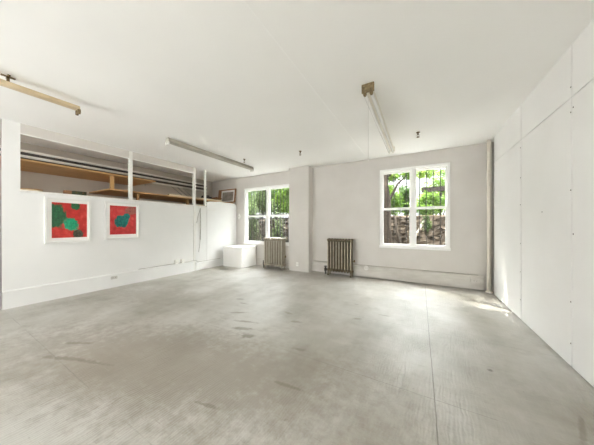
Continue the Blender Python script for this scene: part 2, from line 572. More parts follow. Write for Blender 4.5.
# right wall: drywall sheets with open joints over a dark backing
rw = MB()
ys = [-0.6, 0.53, 1.735, 2.947, 4.09, 5.335]
GAP = {4.09: 0.011, 2.947: 0.006}
for a, c in zip(ys, ys[1:]):
    ga, gc = GAP.get(a, 0.0045), GAP.get(c, 0.0045)
    rw.box(XR, XR + 0.015, a + ga, c - gc, 0.014, 2.461)
    rw.box(XR, XR + 0.015, a + ga, c - gc, 2.469, H)
wr = struct(rw.build('wall_right', board_paint), 'white drywall sheets with screw heads along the joints')
bk = MB().box(XR + 0.015, XR + 0.09, -0.6, 5.335, 0, H).build('backing', groove_dark, wr)
for y, zs in ((4.108, (0.28, 0.66, 1.05, 1.58, 1.95, 2.36)), (2.962, (0.22, 0.60, 1.62, 2.33, 2.56)), (2.925, (1.22, 2.36)), (3.50, (1.45,)), (1.72, (0.5, 1.3, 2.1))):
    for z in zs:
        MB().lathe([(0.0065, 0), (0.0065, 0.002), (0.002, 0.0025)], (XR, y, z), 'X', 8).build('screw', slot_dark, wr).matrix_basis = Matrix.Translation((-0.0022, 0, 0))
# outer right wall seen in the gap beside the partition, and a rear bay added for the side fill lamp
struct(MB().box(1.42, 1.65, -0.6, YB, 0, H).build('wall_outer', back_paint), 'old wall behind the drywall partition')
rr = MB()
rr.box(1.29, XS + 0.2, -0.62, -0.5, 0, H)
struct(rr.build('wall_return', white_wall), 'wall where the rear of the room widens')
sw = MB()
sw.box(XS, XS + 0.15, YR, -3.3, 0, H)
sw.box(XS, XS + 0.15, -0.6, -0.5, 0, H)
sw.box(XS, XS + 0.15, -3.3, -0.6, 0, 0.55)
sw.box(XS, XS + 0.15, -3.3, -0.6, 2.75, H)
struct(sw.build('wall_side', white_wall), 'side wall of the rear bay with a wide opening for a fill lamp')
sr = MB()
sr.box(XLOFT - 0.2, -6.65, YR - 0.15, YR, 0, H)
sr.box(-2.35, XS + 0.15, YR - 0.15, YR, 0, H)
sr.box(-6.65, -2.35, YR - 0.15, YR, 0, 0.55)
sr.box(-6.65, -2.35, YR - 0.15, YR, 2.75, H)
struct(sr.build('wall_rear', white_wall), 'rear wall with a wide opening for a fill lamp')

struct(MB().box(-6.65, -2.35, YR - 0.14, YR - 0.06, 0.55, 2.75).build('fill_panel_rear', trim_white), 'added blank panel closing the rear opening behind the fill lamp')  # opaque panels added behind the fill lamps, out of view
struct(MB().box(XS + 0.06, XS + 0.14, -3.3, -0.6, 0.55, 2.75).build('fill_panel_side', trim_white), 'added blank panel closing the side opening behind the fill lamp')

# ------------------------------------------------------------------ left partition with its open storage loft
lw = MB()
lw.box(XL - 0.10, XL, 0.69, 4.385, 0, 1.845)          # painted panel
lw.box(XL - 0.10, XL, 0.69, 0.868, 1.845, H)          # full height end
wl = struct(lw.build('wall_left', left_paint), 'bright white partition with open storage above')
MB().box(XL - 0.11, XL + 0.012, 0.868, 4.33, 1.835, 1.87, 0.003).build('cap_rail', stud_white, wl)
MB().box(XL - 0.09, XL + 0.004, 0.868, 3.99, 2.785, H).build('header', back_paint, wl)  # darker paint puts the shade at the partition top into the colour
MB().box(XL - 0.085, XL + 0.008, 0.868, 3.94, 2.765, 2.785, 0.002).build('header_trim', stud_white, wl)
for a, c in ((2.372, 2.440), (3.94, 4.01), (4.315, 4.372)):
    MB().box(XL - 0.045, XL + 0.006, a, c, 1.87, H, 0.003).build('stud', stud_white, wl)
MB().box(XL, XL + 0.014, 3.94, 4.01, 0.0, 1.835, 0.003).build('joint_cover', stud_white, wl)
bl = MB()
bl.prism([(XL, 0), (XL + 0.03, 0), (XL + 0.03, 0.268), (XL + 0.012, 0.285), (XL, 0.285)], 'Y', 0.69, 3.93)
bl.prism([(XL, 0), (XL + 0.03, 0), (XL + 0.03, 0.215), (XL + 0.012, 0.225), (XL, 0.225)], 'Y', 4.015, 5.59)
struct(bl.build('baseboard_left', left_paint), 'white baseboard along the left partition')

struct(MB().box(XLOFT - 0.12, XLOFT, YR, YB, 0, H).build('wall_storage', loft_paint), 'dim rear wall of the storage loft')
struct(MB().box(XLOFT, XL - 0.10, 0.55, YB, 1.70, 1.80).build('storage_deck', pale_wood), 'plank deck of the storage loft')
struct(MB().box(XLOFT, XL - 0.09, 0.55, 0.69, 0, 1.70).build('wall_storage_end', white_wall), 'low end wall under the storage loft')
dr = MB()
dr.box(XL - 0.08, XL - 0.04, -0.35, 0.55, 0.0, 2.12, 0.004)
door = struct(dr.build('door_1', door_grey), 'dark grey door at the left edge')
dc = MB()
dc.box(XL - 0.09, XL - 0.03, 0.55, 0.672, 0, H)
dc.box(XL - 0.09, XL - 0.03, -1.2, -0.36, 0, 2.13)
struct(dc.build('wall_left_rear', door_grey), 'grey wall around the door')

# uneven white panel beside the left window
pts = [(4.385, 0.225), (5.595, 0.225), (5.595, 1.98), (5.50, 2.035), (5.30, 2.05), (5.10, 2.04), (4.90, 2.055), (4.70, 2.035), (4.52, 2.03), (4.385, 1.985)]
pn = MB().prism(pts, 'X', XL - 0.10, XL + 0.012, 0.004).build('wall_panel', left_paint)
struct(pn, 'white panel with an uneven top edge beside the left window')
MB().box(XL + 0.012, XL + 0.03, 4.42, 4.70, 1.755, 1.775, 0.003).build('pull_ledge', stud_white, pn)

# ------------------------------------------------------------------ windows
def window(name, w, mullion, label):
    x0, x1, z0, z1 = w
    root = MB()
    # lining of the opening, then the flat casing on the room side
    cw, y0 = 0.026, YB - 0.028
    root.box(x0, x0 + cw, YB, YB + 0.075, z0, z1)
    root.box(x1 - cw, x1, YB, YB + 0.075, z0, z1)
    root.box(x0 + cw, x1 - cw, YB, YB + 0.075, z1 - 0.03, z1)
    root.box(x0 + cw, x1 - cw, YB, YB + 0.075, z0, z0 + 0.03)
    root.box(x0 - 0.02, x0 + cw, y0, YB, z0 + 0.03, z1 - 0.03)
    root.box(x1 - cw, x1 + 0.02, y0, YB, z0 + 0.03, z1 - 0.03)
    root.box(x0 - 0.02, x1 + 0.02, y0, YB, z1 - 0.03, z1 + 0.025)
    root.box(x0 - 0.03, x1 + 0.03, y0 - 0.02, YB, z0 - 0.025, z0 + 0.03)
    root.box(mullion - 0.034, mullion + 0.034, y0 + 0.004, YB + 0.07, z0 + 0.03, z1 - 0.03)
    win = struct(root.build(name, trim_white), label)
    zm = (z0 + z1) / 2 - 0.01
    for a, c in ((x0 + cw, mullion - 0.034), (mullion + 0.034, x1 - cw)):
        for lo, hi, yy in ((z0 + 0.03, zm + 0.025, YB - 0.018), (zm - 0.025, z1 - 0.03, YB + 0.024)):
            s = MB()
            st = 0.036
            s.box(a, a + st, yy, yy + 0.04, lo, hi, 0.003)
            s.box(c - st, c, yy, yy + 0.04, lo, hi, 0.003)
            s.box(a + st, c - st, yy, yy + 0.04, lo, lo + (0.05 if yy < YB else 0.045), 0.003)
            s.box(a + st, c - st, yy, yy + 0.04, hi - 0.045, hi, 0.003)
            so = s.build('sash', trim_white, win)
            MB().box(a + st - 0.005, c - st + 0.005, yy + 0.017, yy + 0.022, lo + 0.04, hi - 0.04).build('pane', glass, so)
    return win


window('window_1', W1, -4.255, 'white double window beside the pillar')
window('window_2', W2, -0.14, 'white double window on the right of the back wall')


def guard(w, y, step, label, r=0.0105):
    x0, x1, z0, z1 = w
    g = thing('window_guard', label, 'window guard', ((x0 + x1) / 2, y, z0), group='iron window guards')
    hw = (x1 - x0) / 2
    for z in (0.02, (z1 - z0) * 0.5, z1 - z0 - 0.05):
        MB().box(-hw, hw, -0.004, 0.004, z, z + 0.03).build('rail', iron, g)
    n = int(round(2 * hw / step))
    for i in range(n + 1):
        x = -hw + 2 * hw * i / n
        MB().tube([(x, 0, 0), (x, 0, z1 - z0)], r, 6).build('bar', iron, g)
    return g


guard((W1[0] + 0.005, W1[1] - 0.005, W1[2], W1[3]), YB + WT + 0.02, 0.12, 'iron bars outside the window beside the pillar')
guard((W2[0] + 0.005, W2[1] - 0.005, W2[2], W2[3]), YB + WT + 0.02, 0.135, 'iron bars outside the window on the right')

# ------------------------------------------------------------------ radiators
def radiator(label, loc, n, pitch, height, depth, mat, ridge):
    r = thing('radiator', label, 'radiator', loc, group='cast iron radiators')
    zt, zb = height - 0.045, 0.13
    cols = 4
    for i in range(n):
        x = (i - (n - 1) / 2) * pitch
        m = MB()
        # rounded hollow slab: columns tied together by a bulged top and bottom header
        w = pitch * 0.25
        for k in range(cols):
            y = -depth / 2 + 0.028 + k * (depth - 0.056) / (cols - 1)
            b = bmesh.new()
            rings = []
            for z, s in ((zb - 0.03, 0.9), (zb + 0.05, 1.05), (zb + 0.12, 0.92), ((zb + zt) / 2, 0.9), (zt - 0.12, 0.92), (zt - 0.05, 1.05), (zt + 0.0, 0.95)):
                rings.append([b.verts.new((x + w * s * math.cos(q * PI / 4), y + 0.021 * s * math.sin(q * PI / 4), z)) for q in range(8)])
            for A, B in zip(rings, rings[1:]):
                for q in range(8):
                    fc = b.faces.new((A[q], A[(q + 1) % 8], B[(q + 1) % 8], B[q]))
                    fc.smooth = True
            b.faces.new(rings[0][::-1])
            b.faces.new(rings[-1])
            m.take(b)
        m.box(x - w * 0.7, x + w * 0.7, -depth / 2 + 0.022, depth / 2 - 0.022, zb, zt)
        for z in (zt, zb):
            m.tube([(x, -depth / 2 + 0.004, z), (x, -depth / 2 + 0.02, z), (x, depth / 2 - 0.02, z), (x, depth / 2 - 0.004, z)], [0.018, pitch * 0.47, pitch * 0.47, 0.018], 10)
        sec = m.build('section', mat, r)
        MB().box(x - w * 0.62, x + w * 0.62, -depth / 2 + 0.003, -depth / 2 + 0.012, zb + 0.05, zt - 0.05, 0.003).build('ridge', ridge, sec)  # pale strip paints in the light on the section's front edge
        if i in (0, n - 1):
            for y in (-depth / 2 + 0.03, depth / 2 - 0.03):
                MB().lathe([(0.026, 0), (0.028, 0.012), (0.018, 0.03), (0.017, 0.08), (0.026, 0.125)], (x, y, 0), 'Z', 10).build('foot', mat, sec)
    L = (n - 1) / 2 * pitch
    for z in (zt, zb):
        MB().tube([(-L - 0.045, 0, z), (L + 0.045, 0, z)], 0.027, 10).build('connecting_hub', mat, r)
    xa = -L - 0.105
    v = MB()
    v.tube([(-L - 0.04, 0, zb), (xa, 0, zb)], 0.02, 10)
    v.lathe([(0.018, 0), (0.02, 0.07), (0.032, 0.09), (0.034, 0.15), (0.024, 0.17), (0.012, 0.185)], (xa, 0, 0), 'Z', 12)
    va = v.build('valve', pipe_black, r)
    MB().lathe([(0.012, 0), (0.036, 0.004), (0.038, 0.022), (0.01, 0.028)], (xa, 0, 0.19), 'Z', 12).build('handwheel', slot_dark, va)
    a = MB()
    a.tube([(L + 0.03, 0, height * 0.40), (L + 0.075, 0, height * 0.40)], 0.008, 8)
    a.lathe([(0.010, 0), (0.017, 0.006), (0.017, 0.045), (0.007, 0.06)], (L + 0.075, 0, height * 0.40 - 0.015), 'Z', 10)
    a.build('air_vent', brass, r)
    return r


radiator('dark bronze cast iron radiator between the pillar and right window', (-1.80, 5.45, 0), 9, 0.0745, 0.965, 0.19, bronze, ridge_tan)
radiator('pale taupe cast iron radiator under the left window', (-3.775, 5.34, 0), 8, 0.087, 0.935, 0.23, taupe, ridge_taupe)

# ------------------------------------------------------------------ white chest under the left window
ch = thing('chest', 'low white box with a flat lid in the left window corner', 'box', (-5.07, 5.23, 0))
MB().box(-0.40, 0.40, -0.33, 0.33, 0.0, 0.59, 0.008).build('body', box_white, ch)
MB().box(-0.412, 0.412, -0.342, 0.335, 0.593, 0.622, 0.006).build('lid', box_white, ch)

# ------------------------------------------------------------------ pictures on the left wall
def picture(label, y0, y1, z0, z1, ay0, ay1, az0, az1, art):
    d = 0.052
    p = thing('framed_picture', label, 'picture', (XL, (y0 + y1) / 2, z0), group='framed pictures on the left wall')
    cy = (y0 + y1) / 2
    hw, hh = (y1 - y0) / 2, z1 - z0
    fr = MB()
    b = 0.032
    fr.box(0, d, -hw, -hw + b, 0, hh, 0.003)
    fr.box(0, d, hw - b, hw, 0, hh, 0.003)
    fr.box(0, d, -hw + b, hw - b, 0, b, 0.003)
    fr.box(0, d, -hw + b, hw - b, hh - b, hh, 0.003)
    fr.build('frame', frame_white, p)
    MB().box(0.002, 0.022, -hw + b, hw - b, b, hh - b).build('mat_board', mat_board, p)
    # unit-square print, so its brushwork scales with it; local X runs along the wall
    m = MB().box(-0.5, 0.5, -0.003, 0, -0.5, 0.5)
    o = m.build('print', art, p)
    o.rotation_euler = (0, 0, PI / 2)
    o.scale = (ay1 - ay0, 1, az1 - az0)
    o.location = (0.0222, (ay0 + ay1) / 2 - cy, (az0 + az1) / 2 - z0)
    return p


G1, G2 = (0.0, 0.20, 0.10), (0.02, 0.40, 0.20)
D1, D2 = (0.006, 0.05, 0.02), (0.015, 0.15, 0.05)
art1 = art_material('red_print_with_green_shapes', [(0.36, 0.015, 0.012), (0.55, 0.03, 0.024), (0.66, 0.085, 0.06)],
                    [(-0.42, 0.13, 0.34, 0.36, D1, D2), (0.15, 0.44, 0.15, 0.13, D1, D2), (0.24, -0.40, 0.17, 0.13, (0.02, 0.03, 0.02), (0.10, 0.09, 0.05)),
                     (0.02, -0.12, 0.24, 0.20, G1, G2)], 0.3)
T1, T2 = (0.0, 0.08, 0.085), (0.015, 0.22, 0.17)
art2 = art_material('red_print_with_teal_shape', [(0.38, 0.018, 0.018), (0.57, 0.04, 0.04), (0.60, 0.12, 0.09)],
                    [(0.30, 0.36, 0.26, 0.16, (0.22, 0.05, 0.05), (0.40, 0.13, 0.09)), (0.36, 0.06, 0.08, 0.07, (0.60, 0.05, 0.05), (0.66, 0.1, 0.06)),
                     (-0.06, -0.05, 0.28, 0.24, T1, T2), (0.12, 0.12, 0.14, 0.16, T1, T2)], 1.3)
picture('white framed red print with several green shapes, nearer the left edge', 1.12, 1.718, 0.985, 1.79, 1.205, 1.665, 1.075, 1.702, art1)
picture('white framed red print with a single teal shape, right of the other', 1.937, 2.56, 1.005, 1.79, 2.022, 2.497, 1.105, 1.712, art2)

# ------------------------------------------------------------------ ceiling strip lights
def strip_light(label, x, y0, y1, body, near_sock, far_sock, tubes, caps, drop=0.0, k=1.0):
    L = y1 - y0
    t = thing('strip_light', label, 'ceiling light', (x, (y0 + y1) / 2, H), group='ceiling strip lights')
    h = L / 2
    e = -drop
    MB().prism([(-0.036 * k, e), (0.036 * k, e), (0.062 * k, e - 0.062 * k), (0.062 * k, e - 0.078 * k), (-0.062 * k, e - 0.078 * k), (-0.062 * k, e - 0.062 * k)], 'Y', -h, h, 0.0015).build('housing', body, t)
    b = e - 0.078 * k
    MB().box(-0.022, 0.022, -h + 0.06, h - 0.06, b - 0.006, b, 0.001).build('wiring_cover', body, t)
    if drop:
        for y in (-h * 0.51, h * 0.51):
            g = MB().tube([(0, y, 0), (0, y, e - 0.004)], 0.012, 8)
            g.box(-0.055, 0.055, y - 0.010, y + 0.010, -0.010, 0.0)
            g.box(-0.012, 0.012, y - 0.05, y + 0.05, -0.010, 0.0)
            g.build('hanger', brass, t)
    for s, sock in ((-1, near_sock), (1, far_sock)):
        if caps:
            MB().box(-0.07, 0.07, s * h - 0.012, s * h + 0.012, b - 0.022, e - 0.002, 0.004).build('end_cap', sock, t)
        for dx in (-0.036, 0.036):
            MB().prism([(dx - 0.017, b + 0.002), (dx + 0.017, b + 0.002), (dx + 0.02, b - 0.037), (dx + 0.010, b - 0.057), (dx - 0.010, b - 0.057), (dx - 0.02, b - 0.037)], 'Y', s * (h - 0.012) - 0.013, s * (h - 0.012) + 0.013, 0.002).build('lamp_holder', sock, t)
    if tubes:
        for dx in (-0.036, 0.036):
            MB().tube([(dx, -h + 0.03, b - 0.034), (dx, -h + 0.05, b - 0.034), (dx, h - 0.05, b - 0.034), (dx, h - 0.03, b - 0.034)], [0.016, 0.019, 0.019, 0.016], 14).build('tube', tube_white, t)
    return t


strip_light('yellowed tan strip light without tubes, at the left edge', -3.955, -1.25, 1.105, tan_enamel, socket_brown, socket_brown, False, False, 0.062, 0.66)
strip_light('greyish beige strip light without tubes, between the others', -4.13, 2.36, 4.74, beige_enamel, socket_white, socket_white, False, False)
strip_light('strip light with two white tubes and brown end sockets', -0.525, 2.60, 4.95, cream_enamel, socket_brown, cream_enamel, True, True)
pc = thing('pull_cord', 'thin pull cord hanging from the light with tubes', 'cord', (-0.545, 2.72, 2.08))
MB().tube([(0, 0, 0.03), (0, 0, 0.78)], 0.0013, 6).build('string', strap_grey, pc)
MB().lathe([(0.003, 0), (0.006, 0.006), (0.005, 0.03), (0.002, 0.035)], (0, 0, 0), 'Z', 8).build('bob', plate_white, pc)

# ------------------------------------------------------------------ sprinkler heads
def sprinkler(label, loc):
    s = thing('sprinkler_head', label, 'sprinkler', loc, group='ceiling sprinkler heads')
    MB().lathe([(0.012, -0.012), (0.03, -0.006), (0.032, 0.0)], (0, 0, 0), 'Z', 14).build('escutcheon', brass, s)
    b = MB().lathe([(0.011, -0.045), (0.013, -0.04), (0.012, -0.01)], (0, 0, 0), 'Z', 12)
    for q in (-1, 1):
        b.tube([(q * 0.011, 0, -0.036), (q * 0.017, 0, -0.055), (q * 0.012, 0, -0.074), (0, 0, -0.082)], 0.0035, 6)
    b.build('body', brass, s)
    MB().lathe([(0.024, -0.088), (0.025, -0.085), (0.006, -0.080)], (0, 0, 0), 'Z', 14).build('deflector', brass, s)
    return s


sp0 = sprinkler('small brass sprinkler head before the right window', (-0.03, 4.40, H))
dup(sp0, (-2.31, 4.24, H), 'small brass sprinkler head on the ceiling near the pillar')
dup(sp0, (-3.80, 4.07, H), 'small brass sprinkler head beside the beige strip light')

# ------------------------------------------------------------------ riser pipe, conduits and wall plates
rp = thing('riser_pipe', 'cream painted riser pipe in the far right corner', 'pipe', (1.163, 5.49, 0))
MB().tube([(0, 0, 0), (0, 0, H)], 0.036, 18).build('pipe', pipe_cream, rp)
MB().lathe([(0.058, 0.0), (0.058, 0.012), (0.04, 0.03)], (0, 0, 0), 'Z', 18).build('floor_collar', pipe_cream, rp)
tag(MB().tube([(1.262, 5.47, 0), (1.262, 5.47, H)], 0.022, 10).build('drain_pipe', pipe_grey),
    'thin grey pipe in the gap behind the riser', 'pipe')

tag(MB().tube([(XL + 0.022, 2.55, 0.296), (XL + 0.022, 4.02, 0.296), (XL + 0.022, 4.06, 0.24), (XL + 0.022, 4.885, 0.24)], 0.006, 8).build('conduit', pipe_grey),
    'thin grey conduit along the left baseboard', 'conduit')
tag(MB().tube([(-2.60, YB - 0.02, 0.295), (1.02, YB - 0.02, 0.295)], 0.009, 8).build('conduit', beige_enamel),
    'thin beige conduit on top of the back baseboard', 'conduit')


def outlet(label, loc, w, h, face, mat=plate_white, round_=False, d=0.03):
    """face: 'Y' looks towards -Y, 'X' looks towards +X"""
    rz = 0 if face == 'Y' else PI / 2
    o = thing('outlet_box', label, 'outlet', loc, rz, group='electrical outlets')
    if round_:
        MB().lathe([(w / 2, 0), (w / 2, d), (w / 2 - 0.006, d + 0.005)], (0, 0, 0), 'Y', 20).build('plate', mat, o).rotation_euler = (0, 0, PI)
    else:
        MB().box(-w / 2, w / 2, -d, 0, -h / 2, h / 2, 0.006).build('plate', mat, o)
    yy = -d - (0.006 if round_ else 0.001)
    for q in (-0.022, 0.022):
        MB().box(q - 0.003, q + 0.003, yy, yy + 0.004, -0.008, 0.008).build('slot', slot_dark, o)
    return o


outlet('round cover plate right of the dark radiator', (-1.165, YB - 0.045, 0.235), 0.115, 0.115, 'Y', plate_white, True, 0.012)
outlet('wide outlet box on the baseboard beside the riser pipe', (0.965, YB - 0.045, 0.185), 0.145, 0.095, 'Y', worn_base)
outlet('small outlet low on the front of the pillar', (-3.02, 5.37, 0.20), 0.075, 0.115, 'Y', plate_white, False, 0.012)
outlet('small worn outlet on the baseboard below the teal print', (XL + 0.03, 2.09, 0.205), 0.11, 0.06, 'X', frame_side, False, 0.008)
outlet('left box of the white pair on the left conduit', (XL, 3.43, 0.335), 0.085, 0.105, 'X', plate_white, False, 0.055)
outlet('right box of the white pair on the left conduit', (XL, 3.60, 0.335), 0.085, 0.105, 'X', plate_white, False, 0.055)

sg = thing('switch_plate', 'white diamond shaped plate on the wall left of the window', 'switch', (-5.48, YB, 1.60))
MB().prism([(-0.068, 0), (0, -0.105), (0.068, 0), (0, 0.105)], 'Y', -0.014, 0, 0.003).build('plate', plate_white, sg)
MB().lathe([(0.022, 0), (0.018, 0.02), (0.004, 0.022)], (0, -0.012, 0), 'Y', 12).build('knob', frame_side, sg).matrix_basis = Matrix.Translation((0, -0.012, 0)) @ Matrix.Rotation(PI, 4, 'Z') @ Matrix.Translation((0, 0.012, 0))

cd = thing('hanging_cord', 'grey cord looped over a nail on the left partition', 'cord', (XL, 4.155, 0))
MB().tube([(0, 0, 1.79), (0.03, 0, 1.79)], 0.005, 6).build('nail', slot_dark, cd)
c = MB()
c.tube([(0.018, 0.0, 1.79), (0.014, -0.03, 1.70), (0.012, -0.075, 1.55), (0.012, -0.115, 1.37)], 0.007, 6)
c.tube([(0.018, 0.0, 1.79), (0.016, 0.004, 1.55), (0.016, 0.006, 1.3), (0.016, -0.002, 0.88)], [0.006, 0.014, 0.016, 0.012], 8)
c.tube([(0.016, -0.002, 0.88), (0.012, -0.02, 0.70), (0.010, -0.05, 0.52)], [0.007, 0.005, 0.005], 6)
c.build('strand', strap_grey, cd)

# ------------------------------------------------------------------ storage loft contents
def shelf(name, label, x0, x1, y0, y1, z, th, ends):
    s = thing(name, label, 'shelf', ((x0 + x1) / 2, (y0 + y1) / 2, z), group='lumber shelves in the storage loft')
    hx, hy = (x1 - x0) / 2, (y1 - y0) / 2
    MB().box(-hx, hx, -hy, hy, -th, 0, 0.003).build('board', oak, s)
    for y in ends:
        MB().box(-hx, hx - 0.02, y - (y0 + y1) / 2 - 0.02, y - (y0 + y1) / 2 + 0.02, -th - 0.07, -th).build('batten', post_wood, s)
    return s


shelf('wooden_shelf', 'upper golden lumber shelf in the storage loft', XLOFT, -5.74, 0.70, 3.0, 2.405, 0.03, ())
lows = shelf('wooden_shelf', 'lower golden lumber shelf reaching towards the window', XLOFT, -5.74, 2.08, 5.60, 2.085, 0.028, ())
ps = thing('shelf_post', 'short wooden post between the two loft shelves', 'post', (-5.86, 2.16, 2.085))
MB().box(-0.035, 0.035, -0.03, 0.03, 0, 0.29, 0.003).build('timber', post_wood, ps)
for y in (2.7, 4.0, 5.3):
    p = thing('shelf_post', {2.7: 'wooden prop under the lower loft shelf, nearest the prints', 4.0: 'wooden prop under the lower loft shelf, behind the studs', 5.3: 'wooden prop under the lower loft shelf, nearest the window'}[y], 'post', (-5.95, y, 1.80), group='props under the lower shelf')
    MB().box(-0.03, 0.03, -0.025, 0.025, 0, 0.257, 0.003).build('timber', post_wood, p)

PZ = [(2.705, 0.022, 'topmost', pipe_pale), (2.656, 0.024, 'dark strip for the shaded gap between the topmost and middle', pipe_black), (2.605, 0.024, 'middle', pipe_pale), (2.550, 0.027, 'dark strip for the shaded gap between the middle and lowest', pipe_black), (2.490, 0.024, 'lowest', pipe_pale)]  # black tubes stand for the shaded gaps between the pale pipes
PX = XLOFT + 0.32
for z, r, nm, mt in PZ:
    t = thing('storage_pipe', '%s of the long pipes racked along the storage loft wall' % nm, 'pipe', (PX, 3.0, z), group='long pipes on the loft wall')
    MB().tube([(0, -2.27, 0), (0, 2.1, 0)], r, 10).build('pipe', mt, t)
for y, nm in ((3.3, 'between the studs'), (4.8, 'nearest the window')):
    rk = thing('pipe_rack', 'grey rack holding the long loft pipes, %s' % nm, 'rack', (XLOFT, y, 2.42), group='pipe racks on the loft wall')
    MB().box(0, 0.02, -0.012, 0.012, 0, 0.34).build('upright', pipe_grey, rk)
    for z, r, _, _ in PZ:
        MB().box(0.02, 0.36, -0.006, 0.006, z - r - 2.42 - 0.006, z - r - 2.42).build('arm', pipe_grey, rk)

pkA = thing('plank', 'pale plank lying tilted over the cap rail left of the studs', 'plank', (-5.83, 3.42, 1.805), group='loose planks in the loft')
MB().box(-0.075, 0.075, 0, 1.7, 0, 0.03, 0.003).build('board', pale_wood, pkA)
pkA.rotation_euler = (math.radians(5.2), 0, 0)
pkB = thing('plank', 'pale plank lying along the front of the lower loft shelf', 'plank', (-5.80, 3.35, 2.086), group='loose planks in the loft')
MB().box(-0.05, 0.05, 0, 1.75, 0, 0.045, 0.003).build('board', pale_wood, pkB)

blk = thing('wood_block', 'reddish brown block behind the red and green print', 'block', (-5.80, 1.455, 1.80))
MB().box(-0.06, 0.06, -0.045, 0.045, 0, 0.155, 0.004).build('timber', dark_wood, blk)
kit = thing('tool_case', 'small dark green case with brass latches beside the block', 'case', (-5.82, 1.61, 1.80))
MB().box(-0.08, 0.08, -0.10, 0.10, 0, 0.125, 0.006).build('body', paint('dark_green_vinyl', (0.05, 0.06, 0.035), (0.10, 0.11, 0.06), 8, 0.6, 0), kit)
MB().box(-0.082, 0.082, -0.102, 0.102, 0.127, 0.155, 0.006).build('lid', paint('dark_green_lid', (0.06, 0.07, 0.04), (0.12, 0.12, 0.07), 8, 0.6, 0), kit)
for q in (-0.05, 0.05):
    MB().box(0.081, 0.088, q - 0.012, q + 0.012, 0.112, 0.145, 0.002).build('latch', brass, kit)
bw = thing('basket', 'shallow tan woven basket at the near end of the loft', 'basket', (-5.84, 1.03, 1.80))
MB().lathe([(0.08, 0), (0.11, 0.05), (0.125, 0.11), (0.117, 0.11), (0.10, 0.05), (0.07, 0.012)], (0, 0, 0), 'Z', 20).build('bowl', pale_wood, bw)
MB().tube([(0.121 * math.cos(a * PI / 10), 0.121 * math.sin(a * PI / 10), 0.112) for a in range(21)], 0.008, 6).build('rim', oak, bw)

# brown picture frame leaning on the window wall, coil of hose and leaning rods
fx = thing('picture_frame', 'brown wooden frame with pale inner mount standing in the loft', 'frame', (-5.99, 5.50, 2.086), group=None)
fr = MB()
fr.box(-0.42, -0.26, -0.02, 0.02, 0, 0.49, 0.004)
fr.box(0.39, 0.43, -0.02, 0.02, 0, 0.49, 0.004)
fr.box(-0.26, 0.39, -0.02, 0.02, 0.45, 0.49, 0.004)
fr.box(-0.26, 0.39, -0.02, 0.02, 0, 0.04, 0.004)
fr.build('frame', dark_wood, fx)
mm = MB()
mm.box(-0.26, 0.39, -0.01, 0.0, 0.04, 0.45)
mm.build('mount', mat_board, fx)
MB().box(-0.20, 0.33, -0.014, -0.010, 0.07, 0.385).build('picture', paint('grey_picture', (0.20, 0.17, 0.14), (0.34, 0.31, 0.27), 6, 0.4, 0), fx)
fx.rotation_euler = (math.radians(-6), 0, 0)
co = thing('hose_coil', 'dark coiled hose on the loft shelf beside the frame', 'hose', (-6.3, 4.92, 2.086))
hz = []
for k in range(97):
    a = k * 2 * PI / 24
    hz.append(((0.15 + 0.012 * math.sin(k * 0.7)) * math.cos(a), (0.15 + 0.012 * math.sin(k * .7)) * math.sin(a), 0.022 + 0.042 * k / 24))
MB().tube(hz, 0.021, 8).build('hose', pipe_black, co)
for k, (y, x, nm) in enumerate(((4.12, -6.45, 'nearer the studs'), (4.32, -6.5, 'behind the first'), (4.5, -6.55, 'nearest the hose'))):
    t = thing('leaning_rod', 'grey rod leaning on the loft wall, %s' % nm, 'rod', (x, y + 0.25, 2.10), group='rods leaning in the loft')
    MB().tube([(0, 0, 0), (XLOFT + 0.17 - x, -0.42, 0.40)], 0.016, 8).build('rod', pipe_grey, t)
crate = thing('crate', 'reddish brown slatted crate on the loft shelf by the frame', 'crate', (-6.2, 5.24, 2.086))
for z in (0.0, 0.06, 0.12):
    for y in (-0.1025, 0.1025):
        MB().box(-0.16, 0.16, y - 0.0075, y + 0.0075, z + 0.005, z + 0.05).build('slat', dark_wood, crate)
    for x in (-0.1525, 0.1525):
        MB().box(x - 0.0075, x + 0.0075, -0.095, 0.095, z + 0.005, z + 0.05).build('slat', dark_wood, crate)
for x in (-0.133, 0.133):
    for y in (-0.083, 0.083):
        MB().box(x - 0.012, x + 0.012, y - 0.012, y + 0.012, 0, 0.18).build('corner_post', post_wood, crate)
MB().box(-0.145, 0.145, -0.095, 0.095, 0.004, 0.014).build('bottom_board', post_wood, crate)

# ------------------------------------------------------------------ the garden outside
YG = YB + WT
struct(MB().box(-13, 6, YG, 7.6, -0.4, -0.15).build('ground', gravel_mat), 'unseen sunken strip outside the windows, made pale to bounce light')  # out of view, pale so it reflects daylight onto the ceiling


def rough_wall(name, x0, x1, y0, y1, z0, z1, nx, nz, amp, mat):
    b = bmesh.new()
    grid = []
    for j in range(nz + 1):
        row = []
        for i in range(nx + 1):
            x = x0 + (x1 - x0) * i / nx
            z = z0 + (z1 - z0) * j / nz
            y = y0 + (y1 - y0) * (j / nz) ** 1.3 + random.uniform(-amp, amp)
            row.append(b.verts.new((x + random.uniform(-.3, .3) * (x1 - x0) / nx, y, z + random.uniform(-.3, .3) * (z1 - z0) / nz)))
        grid.append(row)
    for j in range(nz):
        for i in range(nx):
            b.faces.new((grid[j][i], grid[j][i + 1], grid[j + 1][i + 1], grid[j + 1][i]))
    # closed behind
    back = [b.verts.new((x0, y1 + 0.6, z0)), b.verts.new((x1, y1 + 0.6, z0)), b.verts.new((x1, y1 + 0.6, z1)), b.verts.new((x0, y1 + 0.6, z1))]
    b.faces.new((grid[nz][0], *grid[nz][1:-1], grid[nz][-1], back[2], back[3]))
    b.faces.new((back[0], back[3], back[2], back[1]))
    bmesh.ops.recalc_face_normals(b, faces=b.faces)
    return MB().take(b).build(name, mat)


